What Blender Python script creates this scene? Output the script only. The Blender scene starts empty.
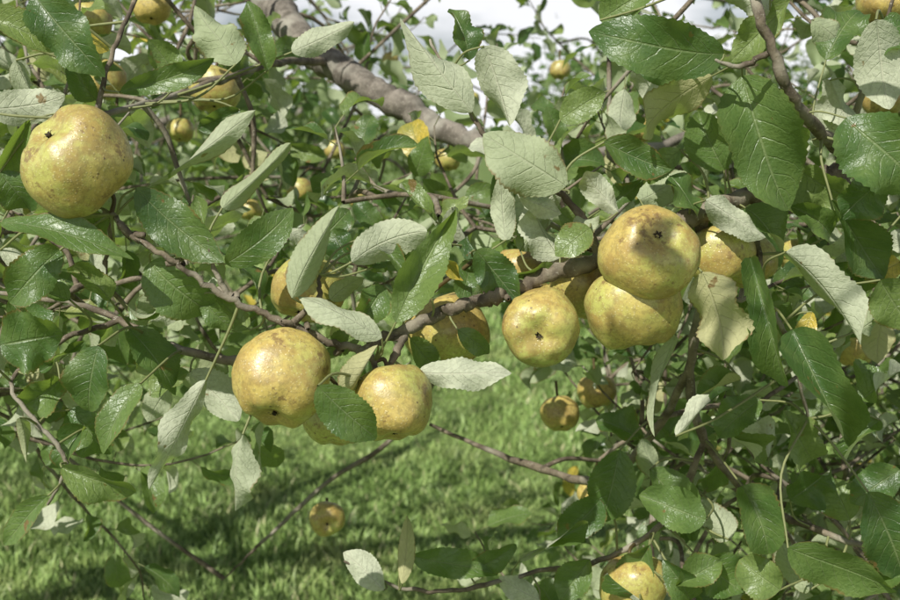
import bpy, math, random
import numpy as np
from mathutils import Vector, noise
random.seed(7); rng=np.random.default_rng(7)
scn=bpy.context.scene
scn.view_settings.view_transform='Standard'; scn.view_settings.look='None'; scn.view_settings.exposure=0

# ---------------------------------------------------------------- camera
CAM=np.array([0.,0.,1.5]); PITCH=math.radians(8)
FWD=np.array([0,math.cos(PITCH),-math.sin(PITCH)]); UP=np.array([0,math.sin(PITCH),math.cos(PITCH)]); RT=np.array([1.,0,0])
cd=bpy.data.cameras.new("camera"); cam=bpy.data.objects.new("camera",cd); scn.collection.objects.link(cam)
cam.location=CAM; cam.rotation_euler=(math.radians(90)-PITCH,0,0)
cd.lens=45; cd.sensor_width=36; cd.clip_start=0.02; cd.clip_end=2000
cd.dof.use_dof=True; cd.dof.focus_distance=0.82; cd.dof.aperture_fstop=13
def at(a,b,d):
    "image pixel coordinates + estimated depth along the view axis in metres -> world"
    return CAM+d*(FWD+RT*(a-450)/450*0.4-UP*(b-300)/450*0.4)
def unit(v):
    v=np.asarray(v,float); return v/(np.linalg.norm(v)+1e-12)

# ---------------------------------------------------------------- light
el=math.radians(44); azx,azy=-0.54,-0.84
rot=math.atan2(azx,azy)
S=np.array([math.sin(rot)*math.cos(el),math.cos(rot)*math.cos(el),math.sin(el)])
sl=bpy.data.lights.new("sun",'SUN'); sl.energy=5; sl.angle=math.radians(.5); sl.color=(1,.975,.91)
so=bpy.data.objects.new("sun",sl); scn.collection.objects.link(so)
so.rotation_euler=Vector(S).to_track_quat('Z','Y').to_euler(); so.location=(-3,-5,8)
w=bpy.data.worlds.new("World"); scn.world=w; w.use_nodes=True
nt=w.node_tree; sky=nt.nodes.new('ShaderNodeTexSky'); sky.sky_type='NISHITA'; sky.sun_disc=False
sky.sun_elevation=el; sky.sun_rotation=rot; sky.air_density=1.0; sky.dust_density=1.5
bg=nt.nodes['Background']; bg.inputs[1].default_value=.06
tcw=nt.nodes.new('ShaderNodeTexCoord'); mp=nt.nodes.new('ShaderNodeMapping'); mp.inputs['Scale'].default_value=(1,1,3)
nw=nt.nodes.new('ShaderNodeTexNoise'); nw.inputs['Scale'].default_value=3.2; nw.inputs['Detail'].default_value=5
mrw=nt.nodes.new('ShaderNodeMapRange'); mrw.interpolation_type='SMOOTHSTEP'; mrw.inputs[1].default_value=.34; mrw.inputs[2].default_value=.50
mw=nt.nodes.new('ShaderNodeMix'); mw.data_type='RGBA'; mw.inputs[7].default_value=(16.5,16.7,17.2,1)
sx_=nt.nodes.new('ShaderNodeSeparateXYZ'); hz=nt.nodes.new('ShaderNodeMapRange'); hz.inputs[1].default_value=.20; hz.inputs[2].default_value=.42; hz.inputs[3].default_value=1; hz.inputs[4].default_value=.04
ml=nt.nodes.new('ShaderNodeMath'); ml.operation='MULTIPLY'
L_=nt.links.new
L_(tcw.outputs['Generated'],mp.inputs[0]); L_(mp.outputs[0],nw.inputs['Vector']); L_(nw.outputs[0],mrw.inputs[0]); L_(tcw.outputs['Generated'],sx_.inputs[0]); L_(sx_.outputs[2],hz.inputs[0])
L_(mrw.outputs[0],ml.inputs[0]); L_(hz.outputs[0],ml.inputs[1]); L_(ml.outputs[0],mw.inputs[0]); L_(sky.outputs[0],mw.inputs[6]); L_(mw.outputs[2],bg.inputs[0])

# ---------------------------------------------------------------- node helpers
class NT:
    def __init__(s,name):
        s.m=bpy.data.materials.new(name); s.m.use_nodes=True; s.t=s.m.node_tree; s.t.nodes.clear()
        s.out=s.n('ShaderNodeOutputMaterial')
    def n(s,k,**kw):
        x=s.t.nodes.new(k)
        for a,b in kw.items(): setattr(x,a,b)
        return x
    def put(s,sock,v):
        if isinstance(v,bpy.types.NodeSocket): s.t.links.new(v,sock)
        elif isinstance(v,(tuple,list)) and len(v)==3 and sock.type=='RGBA': sock.default_value=(*v,1)
        else: sock.default_value=v
    def math(s,op,a,b=0.,c=None):
        x=s.n('ShaderNodeMath',operation=op); s.put(x.inputs[0],a); s.put(x.inputs[1],b)
        if c is not None: s.put(x.inputs[2],c)
        return x.outputs[0]
    def mr(s,v,a,b,c,d,smooth=True):
        x=s.n('ShaderNodeMapRange'); x.interpolation_type='SMOOTHSTEP' if smooth else 'LINEAR'
        for i,q in enumerate((v,a,b,c,d)): s.put(x.inputs[i],q)
        return x.outputs[0]
    def mix(s,f,a,b,mode='MIX'):
        x=s.n('ShaderNodeMix',data_type='RGBA',blend_type=mode); s.put(x.inputs[0],f); s.put(x.inputs[6],a); s.put(x.inputs[7],b); return x.outputs[2]
    def noise(s,vec,scale,detail=3,rough=.5):
        x=s.n('ShaderNodeTexNoise'); 
        if vec is not None: s.put(x.inputs['Vector'],vec)
        x.inputs['Scale'].default_value=scale; x.inputs['Detail'].default_value=detail; x.inputs['Roughness'].default_value=rough
        return x.outputs[0]
    def ramp(s,f,stops):
        x=s.n('ShaderNodeValToRGB'); s.put(x.inputs[0],f); e=x.color_ramp.elements
        while len(e)<len(stops): e.new(.5)
        for i,(p,c) in enumerate(stops): e[i].position=p; e[i].color=(*c,1)
        return x.outputs[0]
    def bump(s,h,strength,dist):
        x=s.n('ShaderNodeBump'); s.put(x.inputs['Height'],h); x.inputs['Strength'].default_value=strength; x.inputs['Distance'].default_value=dist; return x.outputs[0]
    def bsdf(s,col,rough,spec=.5,normal=None,**kw):
        x=s.n('ShaderNodeBsdfPrincipled'); s.put(x.inputs['Base Color'],col); s.put(x.inputs['Roughness'],rough); s.put(x.inputs['Specular IOR Level'],spec)
        if normal is not None: s.put(x.inputs['Normal'],normal)
        for k,v in kw.items(): s.put(x.inputs[k],v)
        return x.outputs[0]
    def done(s,sh): s.t.links.new(sh,s.out.inputs[0]); return s.m

def leaf_material(name,green_stops,under,trans=.26):
    q=NT(name); at_=q.n('ShaderNodeAttribute',attribute_name='lf'); sp=q.n('ShaderNodeSeparateXYZ'); q.put(sp.inputs[0],at_.outputs['Vector'])
    s_,t_,r_=sp.outputs; co=q.n('ShaderNodeNewGeometry'); pos=co.outputs['Position']; back=co.outputs['Backfacing']
    a=q.math('ABSOLUTE',s_)
    mid=q.mr(a,.012,.06,1.,0.)
    n1=q.noise(pos,42,3); n2=q.noise(pos,330,2,.6)
    ph=q.math('ADD',q.math('MULTIPLY',q.math('SUBTRACT',t_,q.math('MULTIPLY',q.math('POWER',a,1.3),.26)),8.),q.math('ADD',q.math('MULTIPLY',n1,.9),r_))
    dv=q.math('ABSOLUTE',q.math('SUBTRACT',q.math('FRACT',ph),.5))
    sv=q.math('MULTIPLY',q.mr(dv,.0,.075,1.,0.),q.mr(a,.2,1.,1.,.2))
    vein=q.math('MAXIMUM',mid,q.math('MULTIPLY',sv,.7))
    ret=q.mr(n2,.42,.62,0.,1.)
    top=q.ramp(r_,green_stops)
    top=q.mix(q.mr(n1,.35,.7,0.,.6),top,(.165,.235,.065))
    top=q.mix(q.math('MULTIPLY',vein,.40),top,(.36,.43,.20))
    top=q.mix(q.math('MULTIPLY',ret,.22),top,(.04,.085,.022))
    und=q.mix(q.math('MULTIPLY',ret,.4),under,tuple(c*.62 for c in under))
    und=q.mix(q.math('MULTIPLY',vein,.6),und,(.68,.68,.50))
    rr=q.math('FRACT',q.math('MULTIPLY',r_,7.31))
    und=q.mix(q.mr(rr,.3,1.,0.,.7),und,(.28,.34,.16))
    und=q.mix(q.mr(rr,.92,.96,0.,.6),und,(.56,.50,.24))
    col=q.mix(back,top,und)
    sn=q.noise(pos,50,3,.65)
    spot=q.mr(sn,.67,.71,0.,1.)
    edge=q.mr(q.math('ADD',a,q.math('MULTIPLY',sn,.5)),1.16,1.28,0.,.85)
    dmg=q.math('MAXIMUM',spot,q.math('MULTIPLY',edge,q.mr(rr,.4,.7,0.,1.)))
    col=q.mix(q.math('MULTIPLY',dmg,.85),col,(.20,.105,.04))
    h=q.math('ADD',q.math('MULTIPLY',vein,-1.),q.math('MULTIPLY',ret,-.3))
    hs=q.math('MULTIPLY',h,q.mr(back,0.,1.,1.,-1.,False))
    nb=q.bump(hs,.65,.001)
    ro=q.math('ADD',q.mr(back,0.,1.,.28,.75,False),q.math('MULTIPLY',n1,.18))
    sh=q.bsdf(col,ro,.55,nb)
    tr=q.n('ShaderNodeBsdfTranslucent'); q.put(tr.inputs[0],q.mix(vein,(.38,.56,.07),(.20,.30,.05)))
    mx=q.n('ShaderNodeMixShader'); mx.inputs[0].default_value=trans; q.t.links.new(sh,mx.inputs[1]); q.t.links.new(tr.outputs[0],mx.inputs[2])
    return q.done(mx.outputs[0])
def leaf_material_light(name,green_stops,under,trans=.25):
    q=NT(name); at_=q.n('ShaderNodeAttribute',attribute_name='lf'); sp=q.n('ShaderNodeSeparateXYZ'); q.put(sp.inputs[0],at_.outputs['Vector'])
    s_,t_,r_=sp.outputs; co=q.n('ShaderNodeNewGeometry'); back=co.outputs['Backfacing']
    a=q.math('ABSOLUTE',s_); mid=q.mr(a,.02,.12,1.,0.)
    dv=q.math('ABSOLUTE',q.math('SUBTRACT',q.math('FRACT',q.math('MULTIPLY',q.math('SUBTRACT',t_,q.math('MULTIPLY',a,.24)),8.)),.5))
    vein=q.math('MAXIMUM',mid,q.mr(dv,.0,.12,.6,0.))
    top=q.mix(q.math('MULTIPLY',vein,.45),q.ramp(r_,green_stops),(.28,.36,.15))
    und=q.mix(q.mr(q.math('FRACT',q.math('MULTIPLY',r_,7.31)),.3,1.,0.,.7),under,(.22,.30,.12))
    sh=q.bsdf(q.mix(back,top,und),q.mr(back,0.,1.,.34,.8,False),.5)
    tr=q.n('ShaderNodeBsdfTranslucent'); tr.inputs[0].default_value=(.40,.58,.07,1)
    mx=q.n('ShaderNodeMixShader'); mx.inputs[0].default_value=trans; q.t.links.new(sh,mx.inputs[1]); q.t.links.new(tr.outputs[0],mx.inputs[2])
    return q.done(mx.outputs[0])
GREENS=[(0,(.034,.078,.024)),(.35,(.066,.128,.034)),(.65,(.125,.195,.055)),(.93,(.23,.29,.095)),(1.,(.65,.48,.08))]
M_LEAF=leaf_material("apple_leaf",GREENS,(.56,.585,.43))
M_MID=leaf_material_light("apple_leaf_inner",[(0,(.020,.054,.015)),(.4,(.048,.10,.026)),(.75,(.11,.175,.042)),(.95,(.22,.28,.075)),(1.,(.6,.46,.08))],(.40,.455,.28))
M_FAR=leaf_material_light("tree_leaf_distant",[(0,(.03,.065,.018)),(.5,(.075,.13,.034)),(1,(.16,.23,.06))],(.27,.34,.16),.2)

def bark_material(name,c1,c2,c3):
    q=NT(name); g=q.n('ShaderNodeNewGeometry').outputs['Position']
    n=q.noise(g,60,5,.65); n2=q.noise(g,18,3); n3=q.noise(g,380,3,.6)
    c=q.mix(q.mr(n,.35,.65,0.,1.),c1,c2); c=q.mix(q.mr(n2,.5,.66,0.,.85),c,c3)
    c=q.mix(q.mr(n3,.6,.7,0.,.6),c,(.40,.37,.30))
    return q.done(q.bsdf(c,.8,.3,q.bump(q.math('ADD',n,q.math('MULTIPLY',n3,.5)),.8,.0015)))
M_BARK=bark_material("apple_bark",(.085,.066,.045),(.22,.18,.125),(.30,.275,.21))
M_TRUNK=bark_material("trunk_bark",(.11,.095,.075),(.25,.22,.18),(.36,.34,.28))
def simple(name,c,r=.6):
    q=NT(name); g=q.n('ShaderNodeNewGeometry').outputs['Position']; n=q.noise(g,200,2)
    return q.done(q.bsdf(q.mix(n,c,tuple(x*.55 for x in c)),r))
M_PET=simple("leaf_petiole",(.26,.28,.11)); M_STEM=simple("apple_stem",(.12,.085,.03)); M_CAL=simple("calyx_sepal",(.055,.038,.02),.9)

q=NT("russet_skin"); tc=q.n('ShaderNodeTexCoord').outputs['Object']; oi=q.n('ShaderNodeObjectInfo')
off=q.n('ShaderNodeVectorMath',operation='ADD'); q.put(off.inputs[0],tc); q.put(off.inputs[1],oi.outputs['Location']); P=off.outputs[0]
n1=q.noise(P,36,6,.72); n2=q.noise(P,260,5,.7); n3=q.noise(P,17,3,.6)
c=q.mix(q.mr(n3,.40,.62,0.,1.),(.47,.49,.135),(.56,.43,.125))
c=q.mix(q.mr(n1,.46,.60,0.,.8),c,(.39,.265,.08))
c=q.mix(q.mr(n2,.45,.62,0.,.55),c,(.27,.205,.065))
c=q.mix(q.math('MULTIPLY',q.mr(oi.outputs['Random'],0.,1.,0.,.4),q.mr(n3,.3,.55,1.,0.)),c,(.52,.29,.075))
vo=q.n('ShaderNodeTexVoronoi'); q.put(vo.inputs['Vector'],P); vo.inputs['Scale'].default_value=400
dots=q.mr(vo.outputs['Distance'],.12,.3,1.,0.); c=q.mix(q.math('MULTIPLY',dots,.35),c,(.70,.62,.36))
vo2=q.n('ShaderNodeTexVoronoi'); q.put(vo2.inputs['Vector'],P); vo2.inputs['Scale'].default_value=100
c=q.mix(q.mr(vo2.outputs['Distance'],.06,.11,.85,0.),c,(.13,.085,.035))
scab=q.mr(q.noise(P,46,5,.75),.59,.66,0.,.8); c=q.mix(scab,c,(.21,.13,.05))
M_APPLE=q.done(q.bsdf(c,q.mr(n2,.3,.7,.28,.48),.7,q.bump(q.math('ADD',n2,q.math('ADD',q.math('MULTIPLY',dots,.4),n1)),.5,.0006)))

# ---------------------------------------------------------------- mesh helpers
def build(name,V,F,mats,attr=None,fmat=None,smooth=True,parent=None):
    V=np.asarray(V,np.float32); me=bpy.data.meshes.new(name)
    if isinstance(F,np.ndarray): k=F.shape[1]; idx=F.ravel(); tot=np.full(len(F),k)
    else: idx=np.fromiter((i for f in F for i in f),int); tot=np.array([len(f) for f in F])
    me.vertices.add(len(V)); me.vertices.foreach_set('co',V.ravel())
    me.loops.add(len(idx)); me.loops.foreach_set('vertex_index',idx.astype(np.int32))
    me.polygons.add(len(tot)); st=np.concatenate([[0],np.cumsum(tot)[:-1]]); me.polygons.foreach_set('loop_start',st.astype(np.int32))
    try: me.polygons.foreach_set('loop_total',tot.astype(np.int32))
    except Exception: pass
    if attr is not None:
        a=me.attributes.new('lf','FLOAT_VECTOR','POINT'); a.data.foreach_set('vector',np.asarray(attr,np.float32).ravel())
    for m in mats: me.materials.append(m)
    if fmat is not None: me.polygons.foreach_set('material_index',np.asarray(fmat,np.int32))
    me.update(calc_edges=True); me.validate()
    if smooth: me.polygons.foreach_set('use_smooth',np.ones(len(me.polygons),bool))
    o=bpy.data.objects.new(name,me); scn.collection.objects.link(o)
    if parent: o.parent=parent
    return o
def empty(name):
    e=bpy.data.objects.new(name,None); e.empty_display_size=.2; scn.collection.objects.link(e); return e

def spline(P,per=6):
    P=np.asarray(P,float); n=len(P); out=[]
    if n==2: return np.array([P[0]+(P[1]-P[0])*t for t in np.linspace(0,1,per+1)])
    Q=np.vstack([2*P[0]-P[1],P,2*P[-1]-P[-2]])
    for i in range(n-1):
        a,b,c,d=Q[i:i+4]
        for t in np.arange(per)/per:
            out.append(.5*((2*b)+(-a+c)*t+(2*a-5*b+4*c-d)*t*t+(-a+3*b-3*c+d)*t**3))
    out.append(P[-1]); return np.array(out)

class Tubes:
    def __init__(s): s.V=[];s.F=[];s.n=0
    def add(s,C,R,sides=8,rough=0.):
        C=np.asarray(C,float); R=np.asarray(R,float); m=len(C)
        T=np.gradient(C,axis=0); T/=np.linalg.norm(T,axis=1)[:,None]+1e-12
        u=np.cross(T[0],[0,0,1.]); 
        if np.linalg.norm(u)<.1: u=np.cross(T[0],[1.,0,0])
        u=unit(u); U=[]
        for i in range(m):
            u=unit(u-T[i]*np.dot(u,T[i])); U.append(u)
        U=np.array(U); W=np.cross(T,U); a=np.arange(sides)/sides*2*math.pi
        r=R[:,None]*np.ones((m,sides))
        if rough: 
            r=r*(1+rough*rng.normal(size=(m,sides))*.35+rough*np.repeat(rng.normal(size=(m,1)),sides,1)*.6)
        X=C[:,None,:]+r[...,None]*(U[:,None,:]*np.cos(a)[None,:,None]+W[:,None,:]*np.sin(a)[None,:,None])
        s.V.append(X.reshape(-1,3))
        i=np.arange(m-1)[:,None]*sides; j=np.arange(sides)[None,:]; k=(j+1)%sides
        q=np.stack([i+j,i+k,i+sides+k,i+sides+j],-1).reshape(-1,4)+s.n
        s.F.append(q); s.n+=m*sides
    def make(s,name,mat,parent): 
        if s.n: return build(name,np.vstack(s.V),np.vstack(s.F),[mat],parent=parent)

class Leaves:
    def __init__(s,nt_,ns,teeth=0.):
        s.t=np.linspace(0,1,nt_+1); s.s=np.linspace(-1,1,ns+1); s.V=[];s.A=[];s.n=0;s.F=[]
        t=s.t; prof=np.sin(math.pi*np.clip(t,0,1)**.90)**.62
        prof=prof*np.where(t>.80,1-.35*((t-.80)/.2),1)
        prof[0]=.03; prof[-1]=.0
        s.prof=prof; s.teeth=teeth; s.nt=nt_; s.ns=ns
        i=np.arange(nt_)[:,None]*(ns+1); j=np.arange(ns)[None,:]
        s.q=np.stack([i+j,i+ns+1+j,i+ns+2+j,i+j+1],-1).reshape(-1,4)
    def add(s,b,d,n,L,W,bend=.5,fold=.25,twist=0.,wave=.1,r=None):
        b=np.asarray(b,float); d=unit(d); n=np.asarray(n,float); n=unit(n-d*np.dot(n,d)); Sv=np.cross(n,d)
        t=s.t; k=bend if abs(bend)>1e-3 else 1e-3
        tt=t**1.3
        ang=k*tt
        cx=np.concatenate([[0],np.cumsum((np.cos(ang)[1:]+np.cos(ang)[:-1])/2*np.diff(t))])*L
        cz=-np.concatenate([[0],np.cumsum((np.sin(ang)[1:]+np.sin(ang)[:-1])/2*np.diff(t))])*L
        C=b+cx[:,None]*d+cz[:,None]*n
        lat=rng.normal()*.06*L; C=C+Sv*(lat*np.sin(t*math.pi*.5)**2)[:,None]
        N=np.cos(ang)[:,None]*n+np.sin(ang)[:,None]*d
        tw=twist*t; Sx=np.cos(tw)[:,None]*Sv+np.sin(tw)[:,None]*N; Nx=-np.sin(tw)[:,None]*Sv+np.cos(tw)[:,None]*N
        p=s.prof*W
        if s.teeth: 
            p=p*(1+s.teeth*np.where(np.arange(len(t))%2==0,1,-1)*(t>.06)*(t<.98)*(.2+1.6*rng.random(len(t))))
        a=np.abs(s.s); sg=np.sign(s.s)
        asym=1+rng.normal()*.06*sg
        ph=rng.random()*6.28; ph2=rng.random()*6.28; fr=rng.uniform(7,13)
        f=fold*(1+.25*rng.normal())
        fl=f*(1+.5*np.sin(t*rng.uniform(2,5)+ph)); fl=fl[:,None]
        lx=p[:,None]*s.s[None,:]*np.cos(fl)*asym[None,:]
        wv=wave*W*np.where(s.s[None,:]>0,np.sin(fr*t[:,None]+ph),np.sin(fr*1.13*t[:,None]+ph2))*a[None,:]**2
        lz=p[:,None]*(a**(1.3))[None,:]*np.sin(fl)+wv*np.sin(math.pi*t)[:,None]
        X=C[:,None,:]+Sx[:,None,:]*lx[...,None]+Nx[:,None,:]*lz[...,None]
        s.V.append(X.reshape(-1,3))
        if r is None: r=min(.985,max(.0,rng.random()*.95)) if rng.random()>.015 else 1.
        A=np.empty((len(t),len(s.s),3)); A[...,0]=s.s[None,:]; A[...,1]=t[:,None]; A[...,2]=r
        s.A.append(A.reshape(-1,3)); s.F.append(s.q+s.n); s.n+=X.shape[0]*X.shape[1]
    def make(s,name,mat,parent):
        if s.n: return build(name,np.vstack(s.V),np.vstack(s.F),[mat],attr=np.vstack(s.A),parent=parent)

# ---------------------------------------------------------------- trees (near)
treeA=empty("apple_tree"); treeB=empty("apple_tree")
TR=[dict(e=e_,wood=Tubes(),limb=Tubes(),twig=Tubes(),pet=Tubes(),fine=Leaves(36,8,.03),semi=Leaves(14,6,.03),mid=Leaves(7,4,.0)) for e_ in (treeA,treeB)]
nodes=[];ntag=[]
def branch(pts,radii,tag=0,sides=10,per=8,rough=.12,kind='wood',reg=True,wig=.0012):
    C=spline(pts,per); R=np.interp(np.linspace(0,1,len(C)),np.linspace(0,1,len(radii)),radii)
    C=C+rng.normal(size=C.shape)*wig; C[0]=pts[0]
    TR[tag][kind].add(C,R,sides,rough)
    if reg:
        for c in C[::2]: nodes.append(c); ntag.append(tag)
    return C
A_=lambda L:[at(*p) for p in L]
TA=np.array([1.75,1.9,0]); TB=np.array([-1.9,2.6,0])
branch([TA+[0,0,-.1],TA+[0,0,.02],TA+[.0,-.02,.3],TA+[-.05,-.04,.75],TA+[-.1,-.02,1.15],TA+[-.06,.05,1.7],TA+[.05,.1,2.4],TA+[.0,.1,3.1]],[.16,.12,.095,.085,.08,.06,.04,.02],0,16,6,.06,'limb',wig=.004)
branch([TB+[0,0,-.1],TB+[0,0,.02],TB+[.03,-.02,.3],TB+[.05,-.04,.75],TB+[.1,-.02,1.2],TB+[.06,.05,1.8],TB+[-.05,.1,2.5],TB+[.0,.1,3.2]],[.17,.13,.10,.09,.085,.06,.04,.02],1,16,6,.06,'limb',wig=.004)
MAIN=[(1060,120,1.30),(950,138,1.06),(860,163,.95),(830,174,.93),(760,193,.90),(700,214,.875),(650,238,.87),(600,258,.86),(530,282,.84),(490,298,.83),(440,314,.82),(385,338,.81),(358,349,.80),(290,326,.79),(230,298,.78),(180,266,.77),(130,234,.77),(112,212,.78)]
branch([TA+[-.1,-.02,1.15]]+A_(MAIN),[.034,.022,.0095,.0085,.0082,.0078,.0072,.0068,.0064,.0060,.0055,.0048,.0036,.0028,.0026,.0024,.0022,.0020,.0014],0,12,10,.13,wig=.0009)
branch([TA+[-.07,.03,1.55]]+A_([(1010,-60,1.2),(800,-80,.95),(755,-20,.80),(774,50,.79),(802,112,.82),(838,150,.90),(856,164,.95)]),[.02,.012,.007,.0035,.0038,.0045,.0055,.0065],0,10,8,.13)
LIMB=[(150,-260,2.1),(235,-60,1.75),(300,38,1.5),(350,76,1.42),(410,112,1.38),(470,140,1.34),(540,150,1.36),(640,150,1.45),(760,110,1.6)]
branch([TB+[.1,-.02,1.25]]+A_(LIMB),[.06,.045,.03,.021,.019,.017,.014,.011,.007,.004],1,16,10,.08,'limb',wig=.002)
twigs=[
 (0,[(600,258,.86),(577,210,.85),(535,176,.84),(496,152,.83),(470,112,.83),(455,85,.84),(430,40,.86)],[.0036,.003,.0026,.0022,.0018,.0014,.001]),
 (1,[(330,62,1.46),(280,62,1.25),(220,80,1.08),(160,101,.95),(95,116,.83),(78,120,.80)],[.006,.004,.0035,.003,.0024,.002]),
 (1,[(95,116,.83),(110,60,.84),(126,20,.86),(150,-40,.9)],[.0024,.002,.002,.0015]),
 (0,[(318,336,.795),(285,352,.85),(235,361,.86),(165,344,.87),(120,320,.88),(60,300,.9),(-20,292,.95)],[.003,.003,.0036,.0032,.0026,.0022,.002]),
 (0,[(120,320,.88),(60,342,.87),(12,382,.84),(38,425,.83),(66,463,.83),(48,505,.84)],[.0026,.002,.0016,.0018,.0018,.001]),
 (0,[(760,193,.90),(757,240,.89),(768,300,.87),(792,350,.88),(808,420,.9)],[.004,.003,.0026,.002,.0012]),
 (0,[(700,214,.875),(705,280,.93),(690,370,.97),(705,440,1.0),(755,500,1.02),(830,535,.98),(905,560,.95)],[.005,.0045,.004,.004,.0035,.003,.002]),
 (0,[(690,370,.97),(655,430,1.05),(600,480,1.12),(520,462,1.25),(430,425,1.32)],[.004,.004,.0045,.004,.002]),
 (0,[(705,440,1.0),(665,520,1.02),(600,560,1.02),(530,573,.99),(460,590,.96),(400,588,.94),(345,562,.93)],[.0035,.003,.0025,.0022,.002,.0016,.001]),
 (1,[(540,150,1.36),(480,300,1.6),(400,430,1.65),(330,480,1.6),(270,535,1.55),(225,578,1.5)],[.006,.005,.004,.0035,.0025,.001]),
 (0,[(490,298,.83),(478,268,.84),(462,240,.85),(440,218,.86)],[.003,.0022,.002,.001]),
 (0,[(358,349,.80),(374,362,.78),(372,392,.775)],[.003,.0024,.0016]),
 (0,[(408,328,.815),(398,350,.80),(385,372,.79)],[.003,.0028,.0022]),
 (0,[(290,326,.79),(318,300,.78),(320,276,.78)],[.0028,.002,.0012]),
 (0,[(230,298,.78),(214,268,.775),(208,240,.77)],[.0022,.0016,.001]),
 (0,[(860,163,.95),(905,150,.9),(960,180,.86)],[.006,.004,.003]),
 (0,[(838,150,.93),(860,100,.88),(880,40,.86),(900,-20,.85)],[.004,.003,.002,.001]),
 (0,[(774,50,.79),(740,66,.80),(712,60,.80)],[.0026,.002,.0012]),
]
for tg,P_,R_ in twigs: branch(A_(P_),R_,tg,8,8,.12,'twig',wig=.0006)
for (a,b,d) in MAIN[3:-1]:
    for _ in range(2):
        c=at(a+rng.uniform(-20,20),b+rng.uniform(-2,2),d); dr=unit(rng.normal(size=3)+[0,0,.4]); l=rng.uniform(.005,.012)
        TR[0]['twig'].add([c,c+dr*l*.5,c+dr*l,c+dr*l*1.15],[.0024,.0026,.0022,.0008],7,.15)
def limb(root,tip,r0,tag,sag=.1):
    root=np.array(root,float); tip=np.array(tip,float); m=[root]
    for t in (.25,.5,.75): m.append(root+(tip-root)*t+np.array([0,0,sag*math.sin(t*math.pi)])+rng.normal(size=3)*.07)
    m.append(tip); branch(m,[r0,r0*.75,r0*.55,r0*.38,r0*.18],tag,8,6,.1,'limb',wig=.003)
for tip in [(0.4,1.6,2.3),(0.2,2.4,1.9),(0.6,3.2,2.3),(1.0,1.1,2.2),(1.1,1.5,.9),(.75,1.6,1.05),(1.9,.9,1.6),(2.9,1.6,2.0),(2.6,2.9,1.9),(1.5,3.2,1.7),(.4,4.2,2.6)]:
    limb(TA+[-.05,0,rng.uniform(.9,1.9)],tip,.024,0)
for tip in [(-.5,1.7,2.2),(-1.0,1.3,1.7),(-.7,2.2,1.7),(-.2,3.3,1.8),(-1.3,1.5,1.3),(-2.6,1.7,1.8),(-2.9,3.0,2.1),(-1.5,3.7,2.0),(-.8,2.8,2.9),(-.9,4.6,2.6)]:
    limb(TB+[.05,0,rng.uniform(.9,1.9)],tip,.026,1)

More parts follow.
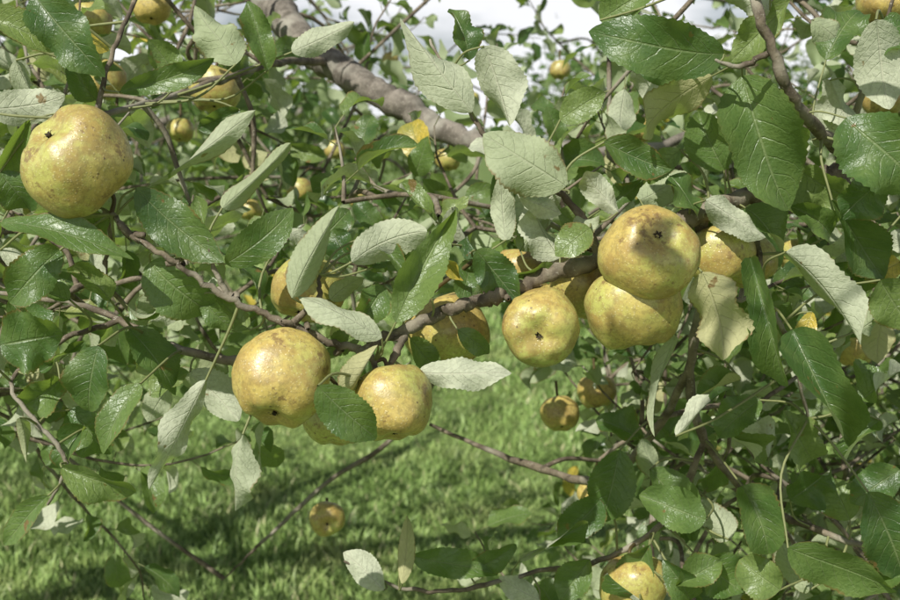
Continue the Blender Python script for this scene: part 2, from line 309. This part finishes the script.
# ---- leaves of the bearing branch: (base, tip, width in image pixels, side shown, estimated depth)
H=[
(150,184,256,117,36,'u',.775),(222,208,290,141,36,'u',.775),(136,188,220,264,44,'t',.765),(226,264,293,208,36,'t',.775),(292,298,330,204,48,'u',.765),
(0,222,134,252,34,'t',.76),(150,262,205,322,54,'t',.79),(0,345,62,338,60,'t',.80),(98,346,92,412,44,'t',.80),(140,384,100,452,34,'t',.80),
(206,380,146,484,32,'u',.79),(243,434,228,508,40,'u',.77),(62,468,136,492,42,'t',.81),(48,496,2,540,26,'t',.82),(20,418,28,462,16,'u',.81),
(396,322,450,210,46,'t',.765),(352,262,428,226,38,'u',.77),(382,338,298,296,32,'u',.765),(378,345,338,396,40,'u',.765),(318,386,372,440,42,'t',.715),
(418,372,510,382,34,'u',.79),(484,46,512,124,50,'u',.82),(472,112,398,24,50,'u',.82),(566,186,486,134,56,'u',.81),(724,54,584,42,54,'t',.80),
(604,142,672,166,40,'t',.84),(712,76,640,140,50,'u',.83),(618,212,590,166,28,'u',.84),(742,76,792,206,82,'t',.83),(846,118,910,206,70,'t',.80),
(832,200,888,272,62,'t',.84),(750,258,792,392,56,'t',.83),(786,252,868,342,54,'u',.82),(792,330,850,446,84,'t',.81),(702,272,722,360,54,'u',.80),
(676,336,660,438,24,'u',.84),(676,436,736,396,24,'u',.84),(742,486,770,556,52,'t',.93),(788,548,890,596,50,'t',.86),(868,492,902,580,56,'t',.86),
(706,520,640,500,44,'t',.92),(402,584,408,516,18,'u',.92),(384,590,342,554,30,'u',.92),(412,556,492,584,30,'t',.93),(520,560,592,520,34,'t',.96),
(34,-6,100,78,48,'t',.80),(120,92,214,58,28,'t',.82),(-20,20,56,52,42,'t',.80),(-20,110,66,88,34,'u',.80),(236,64,204,2,46,'u',.9),
(268,70,244,4,34,'t',.95),(292,52,352,22,28,'u',.95),(876,20,896,108,48,'u',.80),(790,0,735,62,38,'t',.84),(560,258,534,204,44,'u',.85),
(452,208,480,262,34,'u',.83),(506,240,500,172,24,'u',.85),(476,250,520,300,36,'t',.82),(384,286,352,336,36,'t',.80),(436,222,392,190,28,'t',.84),
(520,196,560,214,24,'u',.83),(590,228,556,256,32,'t',.83),(556,268,500,282,28,'t',.85),(670,176,700,214,38,'t',.86),(706,200,764,236,38,'u',.84),
(520,250,552,204,28,'u',.87),(560,190,508,232,42,'u',.88),(30,120,-6,178,38,'t',.80),(0,172,24,214,38,'t',.80),(60,250,4,300,42,'t',.80),
(70,300,12,268,38,'t',.82),(130,330,176,396,42,'t',.86),(60,380,20,410,42,'t',.86),(110,300,64,270,34,'t',.82),(190,372,238,420,38,'u',.86),
(70,410,116,452,38,'t',.86),(150,396,190,370,28,'t',.86),(86,428,60,470,32,'t',.85),(10,300,44,344,42,'t',.87),(110,254,90,210,32,'t',.80),
(600,210,640,176,32,'t',.88),(640,200,690,172,34,'u',.9),(724,170,700,110,46,'t',.88),(800,170,860,210,46,'t',.88),(812,140,858,116,34,'u',.87),
(826,60,860,10,42,'t',.84),(830,80,850,130,40,'u',.86),(770,10,710,-14,38,'u',.84),(600,20,660,-10,38,'t',.9),(880,280,910,330,48,'t',.85),
(860,330,905,300,38,'u',.87),(862,400,905,372,48,'t',.9),(812,460,780,410,42,'t',.92),(740,380,700,400,34,'t',.93),(720,430,760,470,42,'t',.96),
(620,450,600,520,44,'t',1.0),(650,470,690,520,44,'t',.97),(600,500,560,540,38,'t',1.0),(790,500,830,470,42,'t',.97),(850,520,830,480,38,'t',.97),
(700,560,740,595,48,'t',.94),(650,545,620,590,38,'t',.98),(780,590,740,560,42,'t',.93),(690,600,660,560,34,'t',.95),(590,560,560,600,36,'t',.98),
(470,570,520,545,24,'t',.96),(250,330,214,296,28,'t',.81),(362,330,320,350,24,'t',.80),(440,226,470,200,24,'t',.85),(470,60,452,8,32,'t',.86),
(350,262,330,232,30,'t',.80),(410,338,440,372,24,'t',.83),(180,250,160,210,32,'t',.80),(84,210,60,240,28,'t',.79),(205,235,196,196,24,'t',.79),
(640,440,596,420,38,'t',1.05),(830,235,790,205,38,'t',.87),(746,208,786,250,42,'t',.88),(884,235,850,290,44,'t',.88),(700,240,726,205,32,'t',.9),
(900,262,866,282,24,'t',.88,1.),(812,312,798,356,20,'t',.86,1.),(286,232,318,244,16,'u',.92,1.),(60,36,112,50,22,'t',.88,1.),
(310,248,352,214,30,'t',.80),(360,238,386,270,26,'t',.79),(462,300,470,262,24,'t',.84),(430,250,462,282,26,'t',.82),(566,236,598,214,24,'u',.84),
(640,60,700,90,34,'t',.86),(560,120,606,96,30,'t',.95),(200,300,236,326,22,'t',.80),(40,372,84,344,32,'t',.84),(0,250,50,262,26,'u',.80),
(880,180,846,222,44,'t',.82),(870,60,906,20,36,'t',.82),(812,20,846,52,30,'u',.84),(735,150,770,172,34,'t',.87),(680,150,650,186,28,'t',.88),
(880,420,842,460,40,'t',.93),(760,400,720,440,34,'t',.95),(900,470,850,500,36,'t',.93),(676,586,720,560,36,'t',.94),(860,596,900,560,40,'t',.88),
(96,100,70,60,30,'t',.84),(180,80,150,40,30,'t',.88),(16,60,40,110,30,'u',.84),(90,190,130,214,22,'u',.82),(240,110,200,130,24,'t',.95),
(640,600,610,570,30,'u',.96),(540,600,500,580,24,'u',.98),(660,480,640,440,30,'u',1.0),(730,540,700,500,32,'u',.97),(810,590,780,540,30,'u',.95),
(380,246,410,290,26,'t',.785),(330,300,362,276,24,'u',.80),(430,292,410,262,24,'u',.80),(458,330,490,352,20,'t',.815),(372,268,398,240,24,'t',.79),
]
NOD=np.array(nodes)
def petiole(tag,b,d):
    dist=np.linalg.norm(NOD-b,axis=1); i=int(np.argmin(dist)); r=.0008 if dist[i]<.05 else .0010
    c=NOD[i]; m=(b+c)/2+unit(-np.asarray(d))*dist[i]*.15
    C=spline([c,m,b],5); TR[tag]['pet'].add(C,np.linspace(r*1.25,r*.85,len(C)),6)
for h_ in H:
    bx,by,tx,ty,wp,side,dep=h_[:7]; r_=h_[7] if len(h_)>7 else None
    dd=rng.uniform(-.012,.02)
    b=at(bx,by,dep); e=at(tx,ty,dep+dd); d=e-b; L=np.linalg.norm(d)*1.04
    view=unit(CAM-(b+e)/2); n=view if side=='t' else -view
    sidev=np.cross(n,unit(d)); n=n+sidev*rng.uniform(-.6,.6)+(np.array([0,0,.25]) if side=='t' else 0)
    W=wp/450*.4*dep/2*1.12
    bend=rng.uniform(.3,1.5)*(1 if rng.random()<.75 else -.6)
    d2=unit(d)+unit(n-unit(d)*np.dot(n,unit(d)))*math.tan(bend*.42)
    TR[0]['fine'].add(b,d2,n,L,W,bend,rng.uniform(.12,1.0),rng.uniform(-.9,.9),rng.uniform(.12,.5),r=r_)
    petiole(0,b,d2)

# ---- leafy shoots filling the crowns
def shoot(p,dr,length,tag,quality='mid',lsize=.058):
    g=np.array([0,0,-1.]); dr=unit(dr); n=max(4,int(length/.018)); C=[p]; c=np.array(p,float)
    for i in range(n):
        dr=unit(dr+rng.normal(size=3)*.10+np.array([0,0,.03])); c=c+dr*length/n; C.append(c)
    TR[tag]['twig'].add(np.array(C),np.linspace(.0024,.0009,len(C)),5,.05)
    u=unit(np.cross(dr,rng.normal(size=3))); w_=np.cross(dr,u)
    for i in range(1,len(C)):
        a=i*2.4; side=u*math.cos(a)+w_*math.sin(a)
        ld=unit(dr*rng.uniform(.3,.9)+side*rng.uniform(.7,1.1)+g*rng.uniform(-.1,.6)+rng.normal(size=3)*.15)
        nn=unit(np.array([0,0,1.])*.8+S*.7+rng.normal(size=3)*.75)
        if rng.random()<.22: nn=-nn
        L=lsize*rng.uniform(.6,1.2); pl=L*.3; b=C[i]+ld*pl
        TR[tag]['pet'].add([C[i],b],[.0007,.0006],3)
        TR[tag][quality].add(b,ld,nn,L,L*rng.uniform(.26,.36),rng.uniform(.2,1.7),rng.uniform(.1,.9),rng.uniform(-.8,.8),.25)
def bottom(a):
    return np.interp(a,[-200,0,150,250,420,560,640,760,1100],[500,450,385,325,318,345,480,520,600])
cand=[]
def region(n,ar,br,dr,ln=(.14,.3),q='mid',skirt=False):
    k=0
    while k<n:
        a=rng.uniform(*ar); b=rng.uniform(*br); d=dr[0]+(dr[1]-dr[0])*rng.random()
        if skirt and b>bottom(a)-35: continue
        k+=1
        if 270<a<560 and b<190 and d<1.6: continue
        if 350<a<520 and b<85 and rng.random()<.9: continue
        if 520<a<900 and b<30 and rng.random()<.6: continue
        cand.append((at(a,b,d),rng.uniform(*ln),q))
region(75,(-120,1020),(150,330),(.93,1.2),(.07,.14),'semi',True)
region(470,(-250,1150),(-60,520),(1.3,3.6),skirt=True)
region(120,(590,1100),(370,700),(1.05,1.9),q='semi')
region(36,(-160,110),(230,450),(.95,1.5),q='semi')
region(20,(600,1000),(-60,140),(1.0,1.3),q='semi')
region(18,(-100,270),(-60,110),(1.0,1.4),q='semi')
# upper crowns, in bunches with gaps between (they dapple the lawn)
for _ in range(20):
    c=np.array([rng.uniform(-3.6,1.6),rng.uniform(1.7,6.0),rng.uniform(2.6,3.3)])
    for _ in range(13):
        cand.append((c+rng.normal(size=3)*np.array([.36,.36,.16]),rng.uniform(.22,.4),'mid'))
# unseen spray added above the viewer to shade the foliage at lower right
for _ in range(13):
    cand.append((np.array([.22,.22,2.02])+rng.normal(size=3)*np.array([.17,.07,.05]),rng.uniform(.12,.2),'mid'))
for _ in range(60):
    sx=rng.choice([-1,1]); cand.append((np.array([sx*rng.uniform(1.3,3.2),rng.uniform(1.4,4.0),rng.uniform(.9,2.4)]),rng.uniform(.2,.38),'mid'))
NOD=np.array(nodes); tags=list(ntag)
D=np.array([np.min(np.linalg.norm(NOD-c[0],axis=1)) for c in cand])
pos=NOD
for i in np.argsort(D):
    p,ln,ql=cand[i]; ds=np.linalg.norm(pos-p,axis=1); j=int(np.argmin(ds)); c=pos[j]; tag=tags[j]
    seg=p-c; l=ds[j]
    if l>.01:
        m=c+seg*.5+np.array([0,0,.06*l])+rng.normal(size=3)*.08*l
        C=spline([c,m,p],4); TR[tag]['twig'].add(C,np.linspace(.0024+.003*min(l,.8),.0024,len(C)),6,.08)
        pos=np.vstack([pos,C[2:]]); tags+= [tag]*len(C[2:])
    out=unit(seg if l>.01 else rng.normal(size=3))
    dr=unit(out*.7+rng.normal(size=3)*.6+np.array([0,.25,.1])); 
    if ql=='semi' : dr[1]=abs(dr[1])*.8+.1
    if p[1]<.6: dr=unit(np.array([dr[0],dr[1]*.3,abs(dr[2])*.5]))
    shoot(p,dr,ln,tag,ql,.050 if ql=='semi' else .053)

for T in TR:
    T['wood'].make('bearing_branches',M_BARK,T['e']); T['limb'].make('trunk_and_limbs',M_TRUNK,T['e']); T['twig'].make('twigs',M_BARK,T['e']); T['pet'].make('petioles',M_PET,T['e'])
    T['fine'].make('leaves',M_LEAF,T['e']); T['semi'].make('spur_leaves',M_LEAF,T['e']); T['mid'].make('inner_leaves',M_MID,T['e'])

# ---------------------------------------------------------------- apples
def apple(p,R,cal,asp=.88,stem=True,seg=48):
    """p centre, R radius, cal = direction in which the calyx (eye) points"""
    nv=seg//2+6; V=[];F=[];FM=[]; sd=Vector(rng.normal(size=3)*10)
    ph=np.linspace(0,math.pi,nv); z=unit(cal); x=unit(np.cross(z,[.31,.5,.8])); y=np.cross(z,x)
    lop=rng.uniform(-.08,.08,2); l5=rng.random()*6.28
    for i,a in enumerate(ph):
        for j in range(seg):
            th=j/seg*2*math.pi; rho=math.sin(a); zz=math.cos(a)   # +z = calyx
            rr=rho**.90*(1-.04*zz)*(1+.03*math.cos(5*th+l5)*max(0,zz)**1.5*1.4)
            h=asp*(np.sign(zz)*abs(zz)**.86)
            h-=.26*math.exp(-(rho/.34)**2)*(zz>0)
            h+=.36*math.exp(-(rho/.28)**2)*(zz<0)
            h+=.03*math.cos(5*th+l5)*math.exp(-((rho-.5)/.2)**2)*(zz>0)
            v=Vector((rr*math.cos(th),rr*math.sin(th),h))
            nn=noise.noise(v*1.1+sd)*.10+noise.noise(v*3.0+sd)*.035
            q_=np.array([rr*math.cos(th)*(1+nn)+lop[0]*h,rr*math.sin(th)*(1+nn)+lop[1]*h,h*(1+nn)])*R*.98
            V.append(x*q_[0]+y*q_[1]+z*q_[2])
    for i in range(nv-1):
        for j in range(seg):
            k=(j+1)%seg; F.append((i*seg+j,(i+1)*seg+j,(i+1)*seg+k,i*seg+k)); FM.append(0)
    zt=(asp-.26)*R
    for k in range(6):
        a=k/6*6.28+rng.uniform(-.2,.2); c,s_=math.cos(a),math.sin(a); l=R*rng.uniform(.08,.13); wdt=R*.035
        base=len(V); T=np.array([-s_,c,0])
        for q_ in ([c*R*.02,s_*R*.02,zt-R*.01]-T*wdt,[c*R*.02,s_*R*.02,zt-R*.01]+T*wdt,[c*l*.6,s_*l*.6,zt+R*.06]+T*wdt*.7,[c*l*.6,s_*l*.6,zt+R*.06]-T*wdt*.7,[c*l,s_*l,zt+R*rng.uniform(.03,.08)]):
            V.append(x*q_[0]+y*q_[1]+z*q_[2])
        F.append((base,base+1,base+2,base+3)); F.append((base+3,base+2,base+4)); FM+=[1,1]
    if stem:
        s0=-z*(asp-.38)*R; s1=-z*(asp+.10)*R
        near=pos-np.asarray(p); j=int(np.argmin(np.linalg.norm(near-s1,axis=1)))
        e=near[j]; 
        if np.linalg.norm(e-s1)>.05: e=s1+unit(-z*.6+np.array([0,0,.5]))*.018
        C=spline([s0,s1,e],5); tb=Tubes(); tb.add(C,np.linspace(.0013,.0018,len(C)),7,.05); b0=len(V); V+=list(tb.V[0])
        for f in tb.F[0]: F.append(tuple(int(v)+b0 for v in f)); FM.append(2)
    o=build("russet_apple",np.array(V),F,[M_APPLE,M_CAL,M_STEM],fmat=FM)
    o.location=p; return o
def ap(a,b,d,rpx,cal,asp=.88,**k):
    return apple(at(a,b,d),rpx/450*.4*d,cal,asp,**k)
ap(75,160,.76,57,(-.50,-.5,.66),.86)
ap(281,378,.775,49,(-.1,-.55,-.8),1.0)
ap(391,403,.775,42,(.15,-.35,-.9),.95)
ap(336,418,.84,34,(.0,-.3,-.9))
ap(308,290,.83,38,(-.3,-.4,-.8))
ap(446,332,.865,43,(.3,-.3,-.8))
ap(540,328,.83,40,(-.12,-.98,-.12),.9)
ap(577,288,.90,40,(0,-.2,-.9))
ap(649,252,.815,49,(.12,-.76,.56),.86)
ap(633,309,.845,50,(.1,-.25,-.95),.86)
ap(720,255,.89,36,(.2,-.3,-.9))
ap(522,272,.93,28,(0,-.2,-.9))
ap(748,262,.95,30,(.3,-.3,-.8))
for a,b,d,r,c in [(560,414,1.36,20,(.1,-.5,-.8)),(597,392,1.4,20,(.1,-.3,-.9)),(327,519,1.35,18,(.1,-.95,-.1)),(633,585,1.0,35,(.1,-.1,-.95)),
  (215,90,1.18,26,(0,-.3,-.9)),(104,80,1.2,22,(0,-.3,-.9)),(448,160,1.7,13,(0,-.3,-.9)),(116,124,1.3,17,(0,-.3,-.9)),(884,2,1.0,26,(0,-.3,-.9)),
  (882,100,1.2,20,(0,-.3,-.9)),(152,6,1.2,20,(0,-.3,-.9)),(592,492,1.3,15,(0,-.3,-.9)),(92,20,1.25,20,(0,-.3,-.9)),(800,256,1.1,20,(0,-.3,-.9)),
  (470,100,2.1,10,(0,-.3,-.9)),(360,200,2.2,10,(0,-.3,-.9)),(250,210,1.9,12,(0,-.3,-.9)),(855,350,1.2,20,(0,-.3,-.9)),(430,250,1.9,11,(0,-.3,-.9)),
  (560,70,2.0,11,(0,-.3,-.9)),(335,150,1.9,11,(0,-.3,-.9)),(300,190,1.6,14,(0,-.3,-.9)),(410,190,2.2,9,(0,-.3,-.9)),(640,130,1.5,14,(0,-.3,-.9)),(390,60,2.3,9,(0,-.3,-.9)),
  (180,130,1.5,14,(0,-.3,-.9)),(20,200,1.2,18,(0,-.3,-.9))]:
    ap(a,b,d,r,c,seg=32)

# ---------------------------------------------------------------- ground and grass
q=NT("lawn_soil"); g=q.n('ShaderNodeNewGeometry').outputs['Position']
c=q.mix(q.mr(q.noise(g,1.2,4),.35,.65,0.,1.),(.13,.20,.05),(.20,.27,.08)); c=q.mix(q.mr(q.noise(g,30,4,.7),.4,.7,0.,.7),c,(.07,.11,.03))
M_G=q.done(q.bsdf(c,.9,.2,q.bump(q.noise(g,40,4,.7),.6,.03)))
N=60; gx=np.sign(np.linspace(-1,1,N))*np.abs(np.linspace(-1,1,N))**3*300; gv=[]
def gz(x,y): return .05*math.sin(x*.5+1)*math.sin(y*.37)+.03*math.sin(x*1.3+y*.9)
for yy in gx:
    for xx in gx: gv.append((xx,yy,gz(xx,yy) if abs(xx)<60 and abs(yy)<60 else 0))
gf=[(i*N+j,i*N+j+1,(i+1)*N+j+1,(i+1)*N+j) for i in range(N-1) for j in range(N-1)]
build("ground",gv,gf,[M_G])
q=NT("grass_blade"); at_=q.n('ShaderNodeAttribute',attribute_name='lf'); sp=q.n('ShaderNodeSeparateXYZ'); q.put(sp.inputs[0],at_.outputs['Vector'])
g=q.n('ShaderNodeNewGeometry').outputs['Position']
c=q.ramp(sp.outputs[2],[(0,(.13,.235,.05)),(.5,(.22,.355,.085)),(.9,(.34,.46,.14)),(1,(.52,.49,.28))]); c=q.mix(q.math('MULTIPLY',sp.outputs[1],.35),c,(.42,.53,.20))
c=q.mix(q.mr(q.noise(g,1.8,4,.6),.50,.68,0.,.4),c,(.46,.46,.20))
M_GR=q.done(q.bsdf(c,.5,.4))
n=140000; y=2.6*np.exp(rng.random(n)*math.log(14/2.6)); x=(rng.random(n)*2-1)*(.5*y+.7)
z0=.05*np.sin(x*.5+1)*np.sin(y*.37)+.03*np.sin(x*1.3+y*.9)-.02
clump=.6+.4*np.sin(x*5.1+2*np.sin(y*3.3))*np.sin(y*4.7+x*2)+.25*np.sin(x*13+y*9)
h=(.03+.04*rng.random(n))*(.7+.6*np.clip(clump,0,1.4)); wd=.0014+.0006*y; th=rng.random(n)*6.28; ln=rng.uniform(.1,.9,n)*h; la=rng.random(n)*6.28
B=np.stack([x,y,z0],1); sv=np.stack([np.cos(th),np.sin(th),0*th],1)*wd[:,None]; lean=np.stack([np.cos(la),np.sin(la),0*la],1)*ln[:,None]; up=np.stack([0*h,0*h,h],1)
V=np.stack([B-sv,B+sv,B+sv*.8+lean*.35+up*.6,B-sv*.8+lean*.35+up*.6,B+lean+up*.98+sv*.1,B+lean+up*.98-sv*.1],1).reshape(-1,3)
i=np.arange(n)[:,None]*6; F=np.concatenate([i+[0,1,2,3],i+[3,2,4,5]],0)
r=rng.random(n); r=np.where(rng.random(n)<.05,1.,r*.88); A=np.zeros((n,6,3)); A[:,:,2]=r[:,None]; A[:,2:4,1]=.6; A[:,4:,1]=1
build("grass",V,F,[M_GR],attr=A.reshape(-1,3),smooth=False)

# ---------------------------------------------------------------- rest of the orchard
def orchard_tree_meshes(seed,h,rad,count):
    global rng
    rng=np.random.default_rng(seed); tb=Tubes(); lv=Leaves(3,2)
    C=spline([(0,0,-.1),(.03,0,.4),(-.04,.03,.9),(.05,0,h*.55),(0,.05,h*.9)],5); tb.add(C,np.linspace(.13,.02,len(C)),9,.08)
    tips=[]
    for k in range(22):
        a=rng.random()*6.28; z=rng.uniform(.8,h*.75); rr=rad*rng.uniform(.6,1)*(1-.45*max(0,(z-1.2)/h)); st=np.array([0,0,z*.8]); e=np.array([math.cos(a)*rr,math.sin(a)*rr,z+rng.uniform(-.1,.7)])
        c=spline([st,(st+e)/2+[0,0,.15],e],4); tb.add(c,np.linspace(.04,.008,len(c)),6,.08); tips+=list(c[2:])
    tips=np.array(tips); cl=tips[rng.integers(0,len(tips),120)]+rng.normal(size=(120,3))*.22
    for k in range(count):
        c=cl[rng.integers(0,120)]+rng.normal(size=3)*.15; 
        if c[2]<.55: continue
        lv.add(c,rng.normal(size=3)+[0,0,-.3],np.array([0,0,.8])+S*.5+rng.normal(size=3)*.6,rng.uniform(.08,.13),.04,.6,.3,0,.1)
    return tb,lv
protos=[orchard_tree_meshes(sd,2.8,1.6,3800) for sd in (11,12,13)]
def put_tree(k,x,y,s,rz):
    e=empty("apple_tree"); tb,lv=protos[k]
    if isinstance(tb,Tubes):
        a=tb.make('limbs',M_TRUNK,e); b=lv.make('crown_leaves',M_FAR,e); protos[k]=(a.data,b.data)
    else:
        for nm,me in (('limbs',tb),('crown_leaves',lv)):
            o=bpy.data.objects.new(nm,me); scn.collection.objects.link(o); o.parent=e
    e.location=(x,y,0); e.scale=(s,s,s); e.rotation_euler=(0,0,rz)
random.seed(3)
for row,(yy,x0,st) in enumerate([(10.5,-8.2,3.4),(16,-10,4.0),(23,-14,4.4)]):
    for k in range(6+row*1):
        put_tree(random.randrange(3),x0+st*k+random.uniform(-.4,.4),yy+random.uniform(-.5,.5),random.uniform(.8,1.0),random.random()*6.28)
scn.camera=cam
